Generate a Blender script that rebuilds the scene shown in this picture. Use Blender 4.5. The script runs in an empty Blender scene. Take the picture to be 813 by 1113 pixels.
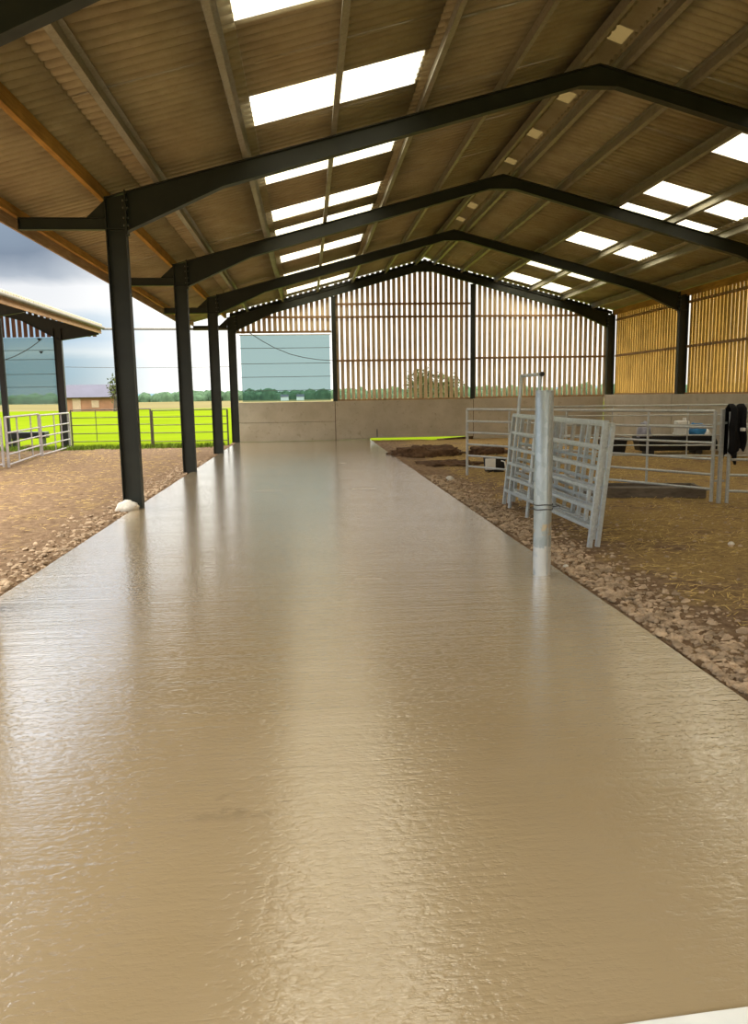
import bpy, math, random
from mathutils import Vector, Matrix, noise
random.seed(7)
PI = math.pi
SC = bpy.context.scene
COL = SC.collection

# ------------------------------------------------------------------ helpers
class MB:
    """collects shapes, builds ONE mesh object"""
    def __init__(s): s.v = []; s.f = []
    def add(s, vs, fs):
        b = len(s.v); s.v += [tuple(p) for p in vs]; s.f += [tuple(i + b for i in f) for f in fs]; return s
    def box(s, lo, hi):
        x0, y0, z0 = lo; x1, y1, z1 = hi
        return s.add([(x0,y0,z0),(x1,y0,z0),(x1,y1,z0),(x0,y1,z0),(x0,y0,z1),(x1,y0,z1),(x1,y1,z1),(x0,y1,z1)],
                     [(0,3,2,1),(4,5,6,7),(0,1,5,4),(1,2,6,5),(2,3,7,6),(3,0,4,7)])
    def hexa(s, p):
        return s.add(p, [(0,3,2,1),(4,5,6,7),(0,1,5,4),(1,2,6,5),(2,3,7,6),(3,0,4,7)])
    def prism_y(s, poly, y0, y1):
        """polygon in xz, extruded along y"""
        n = len(poly)
        vs = [(x, y0, z) for x, z in poly] + [(x, y1, z) for x, z in poly]
        return s.add(vs, [tuple(range(n))[::-1], tuple(range(n, 2*n))] + [(i, (i+1) % n, (i+1) % n + n, i+n) for i in range(n)])
    def prism_x(s, poly, x0, x1):
        """polygon in yz, extruded along x"""
        n = len(poly)
        vs = [(x0, y, z) for y, z in poly] + [(x1, y, z) for y, z in poly]
        return s.add(vs, [tuple(range(n)), tuple(range(n, 2*n))[::-1]] + [(i, i+n, (i+1) % n + n, (i+1) % n) for i in range(n)])
    def prism_z(s, poly, z0, z1):
        n = len(poly)
        vs = [(x, y, z0) for x, y in poly] + [(x, y, z1) for x, y in poly]
        return s.add(vs, [tuple(range(n))[::-1], tuple(range(n, 2*n))] + [(i, (i+1) % n, (i+1) % n + n, i+n) for i in range(n)])
    def tube(s, pts, r, n=10, cap=True):
        pts = [Vector(p) for p in pts]; rs = r if isinstance(r, (list, tuple)) else [r]*len(pts)
        up = None; vs = []
        for i, p in enumerate(pts):
            t = (pts[min(i+1, len(pts)-1)] - pts[max(i-1, 0)]).normalized()
            if up is None:
                a = Vector((0,0,1)) if abs(t.z) < .9 else Vector((1,0,0))
            else: a = up
            u = (a - t*a.dot(t)).normalized(); w = t.cross(u); up = u
            for k in range(n):
                an = 2*PI*k/n
                vs.append(p + (u*math.cos(an) + w*math.sin(an))*rs[i])
        fs = []
        for i in range(len(pts)-1):
            for k in range(n):
                k2 = (k+1) % n
                fs.append((i*n+k, i*n+k2, (i+1)*n+k2, (i+1)*n+k))
        if cap: fs += [tuple(range(n))[::-1], tuple(range((len(pts)-1)*n, len(pts)*n))]
        return s.add(vs, fs)
    def girder(s, top, bot, w, tf=.012, tw=.009):
        """I section whose web lies in the xz plane: top and bottom edge polylines (x,z), flange width w along y"""
        s.prism_y(bot + top[::-1], -tw/2, tw/2)
        for line, sg in ((top, -1), (bot, 1)):
            for a, b in zip(line[:-1], line[1:]):
                dx, dz = b[0]-a[0], b[1]-a[1]; L = math.hypot(dx, dz); nx, nz = -dz/L, dx/L
                if nz < 0 or (abs(nz) < 1e-6 and nx < 0): nx, nz = -nx, -nz
                q = [a, b, (b[0]+sg*nx*tf, b[1]+sg*nz*tf), (a[0]+sg*nx*tf, a[1]+sg*nz*tf)]
                s.prism_y(q, -w/2, w/2)
        return s
    def build(s, name, m, parent=None, smooth=False, bevel=0, loc=None, angle=40):
        me = bpy.data.meshes.new(name); me.from_pydata(s.v, [], s.f); me.update()
        import bmesh
        bm = bmesh.new(); bm.from_mesh(me); bmesh.ops.recalc_face_normals(bm, faces=bm.faces); bm.to_mesh(me); bm.free()
        o = bpy.data.objects.new(name, me); COL.objects.link(o); me.materials.append(m)
        if parent is not None: o.parent = parent
        if loc is not None: o.location = loc
        if smooth:
            for p in me.polygons: p.use_smooth = True
            if angle < 180:
                try: me.set_sharp_from_angle(angle=math.radians(angle))
                except Exception: pass
        if bevel:
            b = o.modifiers.new('bevel', 'BEVEL'); b.width = bevel; b.segments = 2; b.limit_method = 'ANGLE'
        return o

def tag(o, label=None, cat=None, group=None, kind=None):
    if label: o['label'] = label
    if cat: o['category'] = cat
    if group: o['group'] = group
    if kind: o['kind'] = kind
    return o
def thing(name, label, cat, loc=(0,0,0), rotz=0, group=None):
    o = bpy.data.objects.new(name, None); COL.objects.link(o); o.empty_display_size = .2
    o.location = loc; o.rotation_euler = (0, 0, rotz)
    return tag(o, label, cat, group)
def dup(root, loc, label=None, rotz=None):
    r = root.copy(); COL.objects.link(r); r.location = loc
    if rotz is not None: r.rotation_euler = (0, 0, rotz)
    if label: r['label'] = label
    for ch in list(root.children):
        c = ch.copy(); COL.objects.link(c); c.parent = r
        for g in ch.children:
            d = g.copy(); COL.objects.link(d); d.parent = c
    return r
def struct(o): o['kind'] = 'structure'; return o

# ------------------------------------------------------------------ materials
class NT:
    def __init__(s, name):
        s.m = bpy.data.materials.new(name); s.m.use_nodes = True; s.t = s.m.node_tree; s.n = s.t.nodes
        s.b = s.n['Principled BSDF']; s.out = s.n['Material Output']
        s.tc = None
    def node(s, ty, **kw):
        n = s.n.new(ty)
        for k, v in kw.items(): setattr(n, k, v)
        return n
    def link(s, a, b): s.t.links.new(a, b)
    def coord(s, scale=(1,1,1), rot=(0,0,0)):
        if s.tc is None: s.tc = s.node('ShaderNodeNewGeometry')
        mp = s.node('ShaderNodeMapping'); mp.inputs['Scale'].default_value = scale; mp.inputs['Rotation'].default_value = rot
        s.link(s.tc.outputs['Position'], mp.inputs['Vector']); return mp.outputs['Vector']
    def noise(s, scale, detail=4, rough=.55, vec=None, dist=0):
        n = s.node('ShaderNodeTexNoise'); n.inputs['Scale'].default_value = scale; n.inputs['Detail'].default_value = detail
        n.inputs['Roughness'].default_value = rough; n.inputs['Distortion'].default_value = dist
        s.link(vec if vec is not None else s.coord(), n.inputs['Vector']); return n.outputs['Fac']
    def ramp(s, fac, stops, interp='LINEAR'):
        r = s.node('ShaderNodeValToRGB'); cr = r.color_ramp; cr.interpolation = interp
        while len(cr.elements) < len(stops): cr.elements.new(.5)
        for e, (p, c) in zip(cr.elements, stops):
            e.position = p; e.color = (c[0], c[1], c[2], 1) if not isinstance(c, (int, float)) else (c, c, c, 1)
        s.link(fac, r.inputs['Fac']); return r.outputs['Color']
    def mix(s, fac, a, b, mode='MIX'):
        m = s.node('ShaderNodeMix', data_type='RGBA', blend_type=mode)
        if isinstance(fac, (int, float)): m.inputs[0].default_value = fac
        else: s.link(fac, m.inputs[0])
        for v, i in ((a, 6), (b, 7)):
            if isinstance(v, tuple): m.inputs[i].default_value = (*v, 1)
            else: s.link(v, m.inputs[i])
        return m.outputs[2]
    def math(s, op, a, b=None, clamp=False):
        m = s.node('ShaderNodeMath', operation=op, use_clamp=clamp)
        for v, i in ((a, 0), (b, 1)):
            if v is None: continue
            if isinstance(v, (int, float)): m.inputs[i].default_value = v
            else: s.link(v, m.inputs[i])
        return m.outputs[0]
    def bump(s, h, strength=.3, dist=.02, normal=None):
        b = s.node('ShaderNodeBump'); b.inputs['Strength'].default_value = strength; b.inputs['Distance'].default_value = dist
        s.link(h, b.inputs['Height'])
        if normal is not None: s.link(normal, b.inputs['Normal'])
        s.link(b.outputs['Normal'], s.b.inputs['Normal']); return b.outputs['Normal']
    def set(s, **kw):
        for k, v in kw.items():
            i = s.b.inputs[k]
            if hasattr(v, 'links') or hasattr(v, 'is_linked'): s.link(v, i)
            elif isinstance(v, tuple) and len(v) == 3: i.default_value = (*v, 1)
            else: i.default_value = v
        return s

def simple(name, col, rough=.6, metal=0, var=.15, scale=6, bump=0, spec=.5):
    t = NT(name)
    n = t.noise(scale, 5)
    lo = tuple(c*(1-var) for c in col); hi = tuple(min(1, c*(1+var)) for c in col)
    c = t.ramp(n, [(.3, lo), (.7, hi)])
    t.set(**{'Base Color': c, 'Roughness': rough, 'Metallic': metal, 'Specular IOR Level': spec})
    if bump: t.bump(t.noise(scale*6, 4), bump, .01)
    return t.m

def timber(name, col, col2, grain=(9, 9, .7), rough=.75, perboard=.0, pitch=.185, axis='X'):
    t = NT(name)
    g = t.noise(3, 6, .6, t.coord(grain), .6)
    c = t.ramp(g, [(.25, col2), (.55, col), (.8, tuple(min(1, x*1.25) for x in col))])
    st = t.noise(1.3, 4, .6)
    c = t.mix(t.ramp(st, [(.45, 0), (.75, .45)]), c, tuple(x*.45 for x in col2))
    if perboard:
        sx = t.node('ShaderNodeSeparateXYZ'); t.link(t.coord(), sx.inputs[0])
        fl = t.math('FLOOR', t.math('DIVIDE', sx.outputs[axis], pitch))
        wn = t.node('ShaderNodeTexWhiteNoise', noise_dimensions='1D'); t.link(fl, wn.inputs['W'])
        c = t.mix(t.math('MULTIPLY', wn.outputs['Value'], perboard), c, tuple(x*.5 for x in col2))
    t.set(**{'Base Color': c, 'Roughness': rough, 'Specular IOR Level': .25})
    t.bump(g, .25, .01)
    return t.m

M = {}
M['steel'] = simple('dark_painted_steel', (.023, .025, .018), .46, 0, .2, 3, 0, .35)
M['shed_steel'] = simple('shed_dark_steel', (.018, .016, .013), .5, 0, .2, 3)
M['bolt'] = simple('bolt_steel', (.22, .22, .2), .35, .7)
M['timber_orange'] = timber('orange_timber', (.46, .26, .06), (.28, .14, .03), (9, .7, 9))
M['timber_rail'] = timber('rail_timber', (.36, .22, .11), (.22, .12, .06), (.7, 9, 9))
M['board_back'] = timber('boarding_timber', (.74, .57, .37), (.58, .41, .24), perboard=.25)
M['board_right'] = timber('golden_boarding_timber', (.78, .50, .14), (.60, .34, .07), perboard=.3, axis='Y')
M['board_shed'] = timber('shed_boarding_timber', (.34, .18, .14), (.22, .11, .085), perboard=.4)
M['plank_grey'] = timber('weathered_timber', (.17, .135, .10), (.09, .07, .05), (.8, 9, 9))

def m_galv(name, col, rough=.38):
    t = NT(name)
    v = t.node('ShaderNodeTexVoronoi'); v.inputs['Scale'].default_value = 45; t.link(t.coord(), v.inputs['Vector'])
    sp = t.ramp(v.outputs['Color'], [(0, tuple(c*.86 for c in col)), (1, tuple(min(1, c*1.1) for c in col))])
    d = t.noise(3.5, 5)
    c = t.mix(t.ramp(d, [(.5, 0), (.8, .35)]), sp, tuple(x*y for x, y in zip(col, (.6, .55, .45))))
    t.set(**{'Base Color': c, 'Metallic': .55, 'Roughness': t.ramp(d, [(.3, rough), (.7, rough+.18)])})
    return t.m
M['galv'] = m_galv('galvanised_steel', (.52, .55, .55))
M['galv_dull'] = m_galv('weathered_galvanised_steel', (.50, .50, .47), .45)
M['purlin'] = m_galv('purlin_galvanised_steel', (.36, .33, .25), .42)
M['gate_grey'] = simple('grey_gate_steel', (.40, .36, .34), .5, .3, .15)
M['gutter'] = simple('old_gutter', (.13, .115, .085), .7)
M['fascia'] = timber('fascia_timber', (.45, .33, .22), (.3, .2, .12), (9, .7, 9))
M['gate_dark'] = simple('rusty_dark_gate_steel', (.11, .095, .06), .6, .2, .3)

def m_post():
    t = NT('galvanised_post_steel')
    v = t.node('ShaderNodeTexVoronoi'); v.inputs['Scale'].default_value = 28; t.link(t.coord((1,1,.6)), v.inputs['Vector'])
    sp = t.ramp(v.outputs['Color'], [(0, (.36, .40, .40)), (1, (.50, .54, .54))])
    sz = t.node('ShaderNodeSeparateXYZ'); t.link(t.coord(), sz.inputs[0])
    n = t.noise(9, 4)
    # ochre clay smear about a third of the way up, and cement splash by the foot
    band = t.math('COMPARE', sz.outputs['Z'], .45)
    band.node.inputs[2].default_value = .055
    stain = t.math('MULTIPLY', band, t.ramp(n, [(.5, 0), (.58, .75)]))
    c = t.mix(stain, sp, (.62, .47, .26))
    low = t.math('MULTIPLY', t.math('LESS_THAN', t.math('ADD', sz.outputs['Z'], t.math('MULTIPLY', n, .35)), .46), t.ramp(t.noise(5, 4), [(.4, 0), (.5, .7)]))
    c = t.mix(low, c, (.78, .76, .70))
    t.set(**{'Base Color': c, 'Metallic': .6, 'Roughness': .36}); return t.m
M['post'] = m_post()

def m_roof():
    t = NT('fibre_cement_sheet')
    n = t.noise(2.2, 6, .6); n2 = t.noise(.5, 3); n3 = t.noise(30, 4)
    c = t.ramp(n, [(.25, (.29, .245, .16)), (.55, (.38, .335, .22)), (.8, (.45, .40, .28))])
    c = t.mix(t.ramp(n2, [(.4, 0), (.7, .35)]), c, (.29, .215, .125))
    c = t.mix(t.ramp(n3, [(.55, 0), (.75, .25)]), c, (.2, .14, .09))
    t.set(**{'Base Color': c, 'Roughness': .85, 'Specular IOR Level': .2}); t.bump(n3, .3, .005); return t.m
M['roof'] = m_roof()

def m_sky_sheet():
    t = NT('clear_roof_sheet')
    tr = t.node('ShaderNodeBsdfTransparent'); tl = t.node('ShaderNodeBsdfTranslucent')
    n = t.noise(2.5, 5)
    col = t.ramp(n, [(.35, (.95, .93, .84)), (.7, (.9, .84, .64))])
    t.link(col, tr.inputs[0]); t.link(col, tl.inputs[0])
    mx = t.node('ShaderNodeMixShader'); mx.inputs[0].default_value = .35
    t.link(tr.outputs[0], mx.inputs[1]); t.link(tl.outputs[0], mx.inputs[2]); t.link(mx.outputs[0], t.out.inputs['Surface']); return t.m
M['clear'] = m_sky_sheet()
def m_ridge():
    t = NT('dirty_clear_sheet')
    tl = t.node('ShaderNodeBsdfTranslucent'); tl.inputs[0].default_value = (.30, .25, .15, 1)
    df = t.node('ShaderNodeBsdfDiffuse'); df.inputs[0].default_value = (.3, .25, .17, 1)
    mx = t.node('ShaderNodeMixShader'); mx.inputs[0].default_value = .35
    t.link(tl.outputs[0], mx.inputs[1]); t.link(df.outputs[0], mx.inputs[2]); t.link(mx.outputs[0], t.out.inputs['Surface']); return t.m
M['clear_dirty'] = m_ridge()
def m_net(name, tint, solid, dif=(.12, .22, .22)):
    t = NT(name)
    tr = t.node('ShaderNodeBsdfTransparent'); tr.inputs[0].default_value = (*tint, 1)
    df = t.node('ShaderNodeBsdfDiffuse'); df.inputs[0].default_value = (*dif, 1)
    mx = t.node('ShaderNodeMixShader'); mx.inputs[0].default_value = solid
    t.link(tr.outputs[0], mx.inputs[1]); t.link(df.outputs[0], mx.inputs[2]); t.link(mx.outputs[0], t.out.inputs['Surface']); return t.m
M['net'] = m_net('teal_windbreak_net', (.36, .50, .51), .25)
M['net_shed'] = m_net('grey_teal_windbreak_net', (.52, .66, .64), .32, (.42, .52, .50))
M['strap'] = simple('net_strap', (.16, .2, .2), .7)

def m_slab():
    t = NT('wet_concrete')
    big = t.noise(.55, 4, .55); mid = t.noise(3, 5, .6); fine = t.noise(55, 3, .6)
    c = t.ramp(big, [(.3, (.335, .24, .125)), (.7, (.39, .29, .165))])
    c = t.mix(t.ramp(mid, [(.45, 0), (.75, .3)]), c, (.36, .265, .16))
    dv = t.node('ShaderNodeVectorMath', operation='DISTANCE'); t.link(t.coord((1, 2.2, 0)), dv.inputs[0]); dv.inputs[1].default_value = (-.33, 2.2*2.83, 0)
    sm = t.math('MULTIPLY', t.ramp(dv.outputs['Value'], [(.05, 1), (.3, 0)]), t.ramp(t.noise(9, 4), [(.5, 0), (.6, .55)]))
    c = t.mix(sm, c, (.20, .14, .08))
    br = t.noise(1, 5, .65, t.coord((1.1, 16, 1)), .3)           # tamped across the strip
    br2 = t.noise(1, 4, .6, t.coord((.5, 4.2, 1)), .4)
    wet = t.noise(.8, 4, .6, t.coord((.6, 1.5, 1)))
    rough = t.ramp(wet, [(.3, .16), (.7, .28)])
    t.set(**{'Base Color': c, 'Roughness': rough, 'Specular IOR Level': .5, 'Coat Weight': 1.0, 'Coat Roughness': .055, 'Coat IOR': 1.6})
    nb = t.bump(br2, .10, .05)
    nb = t.bump(br, .16, .02, nb)
    pit = t.ramp(t.noise(26, 3, .6, t.coord((1, 1.6, 1))), [(.25, 0), (.5, .8), (.75, 1)])
    nb = t.bump(pit, .14, .012, nb); t.link(nb, t.b.inputs['Coat Normal'])
    return t.m
M['slab'] = m_slab()
def m_conc():
    t = NT('concrete_panel')
    n = t.noise(1.6, 6, .6); n2 = t.noise(7, 5)
    c = t.ramp(n, [(.3, (.44, .375, .275)), (.7, (.56, .49, .38))])
    c = t.mix(t.ramp(n2, [(.6, 0), (.72, .5)]), c, (.30, .24, .16))
    sz = t.node('ShaderNodeSeparateXYZ'); t.link(t.coord(), sz.inputs[0])
    t.set(**{'Base Color': c, 'Roughness': .85, 'Specular IOR Level': .2}); t.bump(n2, .15, .01); return t.m
M['conc'] = m_conc()
def m_soil():
    t = NT('soil_and_straw')
    n = t.noise(1.1, 6, .62); n2 = t.noise(9, 6, .65); n3 = t.noise(55, 4, .7)
    straw = t.noise(1, 6, .7, t.coord((14, 40, 10), (0, 0, .5)), 1.2)
    soil = t.ramp(n2, [(.25, (.12, .07, .037)), (.5, (.25, .155, .085)), (.75, (.40, .275, .165))])
    sc = t.ramp(straw, [(.3, (.24, .14, .045)), (.6, (.47, .315, .11)), (.8, (.66, .48, .22))])
    # straw lies away from the strip of slab
    sx = t.node('ShaderNodeSeparateXYZ'); t.link(t.coord(), sx.inputs[0])
    away = t.math('SUBTRACT', t.math('ABSOLUTE', t.math('SUBTRACT', sx.outputs['X'], -.17)), 2.35)
    inside = t.math('GREATER_THAN', sx.outputs['X'], 0)
    m1 = t.math('MULTIPLY', t.math('DIVIDE', away, 1.6, True), t.math('ADD', t.math('MULTIPLY', inside, .75), .25))
    f = t.math('ADD', t.math('MULTIPLY', n, 1.5), t.math('MULTIPLY', m1, .50))
    f = t.math('ADD', f, t.math('MULTIPLY', t.math('SUBTRACT', n2, .5), .8))
    c = t.mix(t.ramp(t.math('SUBTRACT', f, .62), [(.32, 0), (.62, .9)]), soil, sc)
    c = t.mix(t.ramp(n3, [(.3, .5), (.55, 0)]), c, (.08, .045, .022))
    t.set(**{'Base Color': c, 'Roughness': .95, 'Specular IOR Level': .12})
    h = t.math('ADD', t.math('MULTIPLY', n2, .7), t.math('MULTIPLY', n3, .5))
    nb = t.bump(h, .9, .05); t.bump(straw, .5, .02, nb); return t.m
M['soil'] = m_soil()
M['clod'] = simple('dry_clod_earth', (.40, .285, .18), .95, 0, .45, 7, .6, .1)
M['heap'] = simple('dark_earth', (.105, .058, .03), .95, 0, .5, 9, .8, .1)
M['stone'] = simple('pale_stone', (.62, .56, .46), .8, 0, .2, 12, .4)
M['straw'] = simple('straw', (.55, .37, .11), .8, 0, .4, 20)
def m_field():
    t = NT('bright_grass')
    n = t.noise(.12, 5); n2 = t.noise(3, 5, .7)
    c = t.ramp(n, [(.3, (.09, .125, .004)), (.7, (.12, .155, .006))])
    c = t.mix(t.ramp(n2, [(.45, 0), (.7, .5)]), c, (.085, .14, .006))
    t.set(**{'Base Color': c, 'Roughness': .95, 'Specular IOR Level': 0.0}); t.bump(n2, .5, .05); return t.m
M['field'] = m_field()
M['stubble'] = simple('stubble', (.105, .085, .026), .95, 0, .25, .05, 0, .1)
M['pasture'] = simple('rough_pasture', (.09, .10, .03), .95, 0, .3, .8, 0, .1)
M['grass'] = simple('verge_grass', (.15, .22, .02), .85, 0, .5, 5, 0, .15)
M['leaf'] = simple('far_foliage', (.050, .085, .045), .95, 0, .4, .4, 0, .05)
M['leaf2'] = simple('tree_foliage', (.075, .085, .03), .95, 0, .4, 2, 0, .05)
M['bark'] = simple('bark', (.06, .045, .03), .9)
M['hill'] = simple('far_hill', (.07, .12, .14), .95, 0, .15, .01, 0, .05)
M['brick'] = simple('brick', (.24, .115, .06), .9, 0, .15, 1)
M['slate'] = simple('purple_slate', (.05, .047, .068), .8, 0, .12, .5)
M['black'] = simple('black_plastic', (.008, .008, .009), .45, 0, .3, 5)
M['blackcloth'] = simple('black_cloth', (.007, .006, .006), .8, 0, .4, 9, .4, .2)
M['white'] = simple('white_plastic', (.80, .78, .72), .5, 0, .06, 5)
M['blue'] = simple('blue_sack', (.03, .22, .50), .5, 0, .35, 6, .3)
M['lilac'] = simple('pale_lilac_sack', (.32, .31, .36), .55, 0, .25, 8, .3)
M['wire'] = simple('wire_steel', (.12, .12, .12), .5, .5)
M['tan_wall'] = simple('window_void', (.35, .25, .16), .8)

# ------------------------------------------------------------------ dimensions (metres; x across, y into the barn, z up)
RX, SL = 4.20, .263
YF = [5.93, 11.39, 16.85, 22.31, 27.77]
def zt(x): return 6.13 - SL*abs(x - RX)              # top of rafters
DV = .275
CL0, CL1 = -2.68, -2.41                               # left column, outside and inside faces
CR0, CR1 = 10.81, 11.08
Y0, Y1 = -5.0, 28.12                                  # roof length
PITCH = .168; NS = 12; DY = PITCH/NS

# ------------------------------------------------------------------ floor and ground
def slab():
    mb = MB()
    # slightly wavering edges
    n = 70; ys = [-3.5 + (27.62+3.5)*i/n for i in range(n+1)]
    L = [(-2.52 + .018*noise.noise(Vector((0, y*.9, 3))), y) for y in ys]
    R = [(2.18 + .018*noise.noise(Vector((5, y*.9, 8))), y) for y in ys]
    for i in range(n):
        (x0, ya), (x1, yb) = L[i], L[i+1]; (u0, _), (u1, _) = R[i], R[i+1]
        b = len(mb.v)
        mb.v += [(x0, ya, .04), (u0, ya, .04), (u1, yb, .04), (x1, yb, .04), (x0, ya, -.12), (u0, ya, -.12), (u1, yb, -.12), (x1, yb, -.12)]
        mb.f += [(b, b+1, b+2, b+3), (b, b+3, b+7, b+4), (b+1, b+5, b+6, b+2)]
    o = mb.build('floor', M['slab']); struct(o)
slab()

def fbm(x, y, s, oct=4, seed=0):
    return noise.fractal(Vector((x*s, y*s, seed)), .6, 2.0, oct)
def ground_z(x, y):
    if -2.50 < x < 2.16: return -.06
    z = .012*fbm(x, y, .7, 3, 1) + .016*fbm(x, y, 3.1, 4, 5)
    e = min(abs(x + 2.52), abs(x - 2.18))
    k = max(0, 1 - e/.75)
    if k > 0:
        z += k*(.035*max(0, fbm(x, y, 7, 3, 9)) + .03*fbm(x, y, 13, 2, 4) + .022) - .03*max(0, 1 - e/.07)
    return z
def ground():
    xs = []
    x = -24.0
    while x < 11.3:
        xs.append(x)
        x += .045 if (-3.6 < x < -2.45 or 2.1 < x < 3.3) else (.11 if -9 < x < 8 else .35)
        if -2.45 < x < 2.05: x = 2.11
    ys = []
    y = -4.0
    while y < 27.7:
        ys.append(y); y += .045 if 3.5 < y < 10 else .10
    nx, ny = len(xs), len(ys)
    vs = [(x, y, ground_z(x, y) if not (x < -2.7 and y > 26.2) else -.1) for y in ys for x in xs]
    fs = [(j*nx+i, j*nx+i+1, (j+1)*nx+i+1, (j+1)*nx+i) for j in range(ny-1) for i in range(nx-1) if not (xs[i] < -2.44 + 1e-6 < xs[i+1])]
    # close under the slab
    mb = MB(); mb.v = vs; mb.f = fs
    me = bpy.data.meshes.new('ground'); me.from_pydata(vs, [], fs); me.update()
    for p in me.polygons: p.use_smooth = True
    o = bpy.data.objects.new('ground', me); COL.objects.link(o); me.materials.append(M['soil']); struct(o)
ground()

def quad(name, m, x0, x1, y0, y1, z, nx=1, ny=1):
    mb = MB()
    vs = [(x0+(x1-x0)*i/nx, y0+(y1-y0)*j/ny, z) for j in range(ny+1) for i in range(nx+1)]
    mb.add(vs, [(j*(nx+1)+i, j*(nx+1)+i+1, (j+1)*(nx+1)+i+1, (j+1)*(nx+1)+i) for j in range(ny) for i in range(nx)])
    return struct(mb.build(name, m))
quad('grass_field', M['field'], -420, 420, 26.15, 126, -.03, 20, 10)
quad('stubble_ground', M['stubble'], -900, 900, 126, 700, -.04, 10, 10)
quad('pasture_ground', M['pasture'], -300, 300, -120, 26.2, -.14, 10, 10)

# ------------------------------------------------------------------ roof
def corr(y):
    p = (math.sin(2*PI*y/PITCH) + 1)/2
    return .085*p**5 - .022
def snap(y): return Y0 + round((y-Y0)/DY)*DY
SKY_Y = [(-1.4, -.45), (1.4, 2.35), (4.2, 5.15), (7.0, 7.92), (9.8, 10.74), (12.6, 13.55), (15.4, 16.36), (17.2, 18.12), (20.2, 21.15), (23.15, 24.1), (26.45, 27.45)]
SKY_YR = [(-1.4, -.45), (1.4, 2.35), (4.2, 5.15), (7.0, 7.92), (9.8, 10.74), (12.45, 13.40), (15.22, 16.14), (16.9, 17.55), (19.88, 20.95), (23.8, 24.72), (26.3, 27.5)]
SKY_Y = [(snap(a), snap(b)) for a, b in SKY_Y]; SKY_YR = [(snap(a), snap(b)) for a, b in SKY_YR]  # first three on each slope are out of view, added to light the interior
LROWS = [(-4.04, -2.30), (-2.40, -.58), (-.58, 1.55), (1.50, 4.16)]       # overlapping sheet courses
RROWS = [(11.32, 10.2), (10.3, 8.98), (8.98, 6.88), (6.93, 4.46)]
def sheet_z(x, k): return zt(x) + .205 - .010*k*0
def strip(mb, xa, xb, ya, yb, dz):
    n = max(1, round((yb-ya)/DY)); b = len(mb.v)
    for i in range(n+1):
        y = ya + i*DY; c = corr(y)
        mb.v.append((xa, y, zt(xa) + .2 + c + dz[0])); mb.v.append((xb, y, zt(xb) + .2 + c + dz[1]))
    mb.f += [(b+2*i, b+2*i+1, b+2*i+3, b+2*i+2) for i in range(n)]
def roof():
    mb = MB()
    for rows, sky in ((LROWS, SKY_Y), (RROWS, SKY_YR)):
        for k, (xa, xb) in enumerate(rows):
            dz = (.014, -.002)                       # lower edge rides over the course below it
            if k == 2:
                y = Y0
                for a, b in sky:
                    strip(mb, xa, xb, y, a, (.006, .006)); y = b
                strip(mb, xa, xb, y, snap(Y1), (.006, .006))
            else: strip(mb, xa, xb, Y0, snap(Y1), dz)
        # side laps: a thin second layer every few sheets
        sgn = 1 if rows is LROWS else -1
        for k, (xa, xb) in enumerate(rows):
            y = Y0 + 1.0 + .3*k
            while y < Y1 - 1:
                ya = snap(y)
                if not (k == 2 and any(a - .3 < ya < b + .1 for a, b in sky)):
                    strip(mb, xa + .13*sgn, xb - .05*sgn, ya, ya + DY*10, (-.005, -.005))
                y += 2.04
    # outer skin at both gable ends so the sheeting has an edge
    o = mb.build('ceiling', M['roof'], smooth=True, angle=180); struct(o)
    s = o.modifiers.new('thickness', 'SOLIDIFY'); s.thickness = .008; s.offset = 1
roof()
ORD = ['first', 'second', 'third', 'fourth', 'fifth', 'sixth', 'seventh', 'eighth', 'ninth', 'tenth', 'eleventh']
for rows, sky, side in ((LROWS, SKY_Y, 'left'), (RROWS, SKY_YR, 'right')):
    for i, (a, b) in enumerate(sky[::-1]):
        mb = MB(); xa, xb = rows[2]
        strip(mb, xa, xb, a, b, (.006, .006))
        o = mb.build('skylight', M['clear'], smooth=True, angle=180)
        w = 'nearest the far gable' if i == 0 else ORD[i] + ' from the far gable'
        tag(o, f'bright clear corrugated roof sheet in the {side} slope, {w}', 'skylight', f'clear roof sheets in the {side} slope')
# ridge capping with grubby clear pieces
rc = thing('ridge_capping', 'long folded capping along the ridge of the barn roof', 'ridge cap', (RX, 0, 0))
mb = MB(); zr = zt(RX) + .2
PATCH = ((10.75, .42), (12.95, .42), (14.75, .40), (16.5, .32), (20.2, .5), (21.8, .4), (24.5, .5))
spans = []; y = Y0
for p, l in PATCH: spans.append((y, p, 1)); spans.append((p, p + l, 0)); y = p + l
spans.append((y, Y1, 1))
def cap_piece(mb, ya, yb, xa, za, xb, zb):
    mb.hexa([(xa, ya, zr+za), (xb, ya, zr+zb), (xb, yb, zr+zb), (xa, yb, zr+za), (xa, ya, zr+za+.01), (xb, ya, zr+zb+.01), (xb, yb, zr+zb+.01), (xa, yb, zr+za+.01)])
cl = []
for ya, yb, full in spans:
    cap_piece(mb, ya, yb, -.34, -.055, 0, .06)
    if full: cap_piece(mb, ya, yb, 0, .06, .34, -.055)
    else:
        cap_piece(mb, ya, yb, .24, -.022, .34, -.055)
        q = MB(); cap_piece(q, ya, yb, 0, .06, .24, -.022); cl.append(q)
mb.build('capping', M['roof'], rc)
for q in cl: q.build('clear_patch', M['clear_dirty'], rc)

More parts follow.
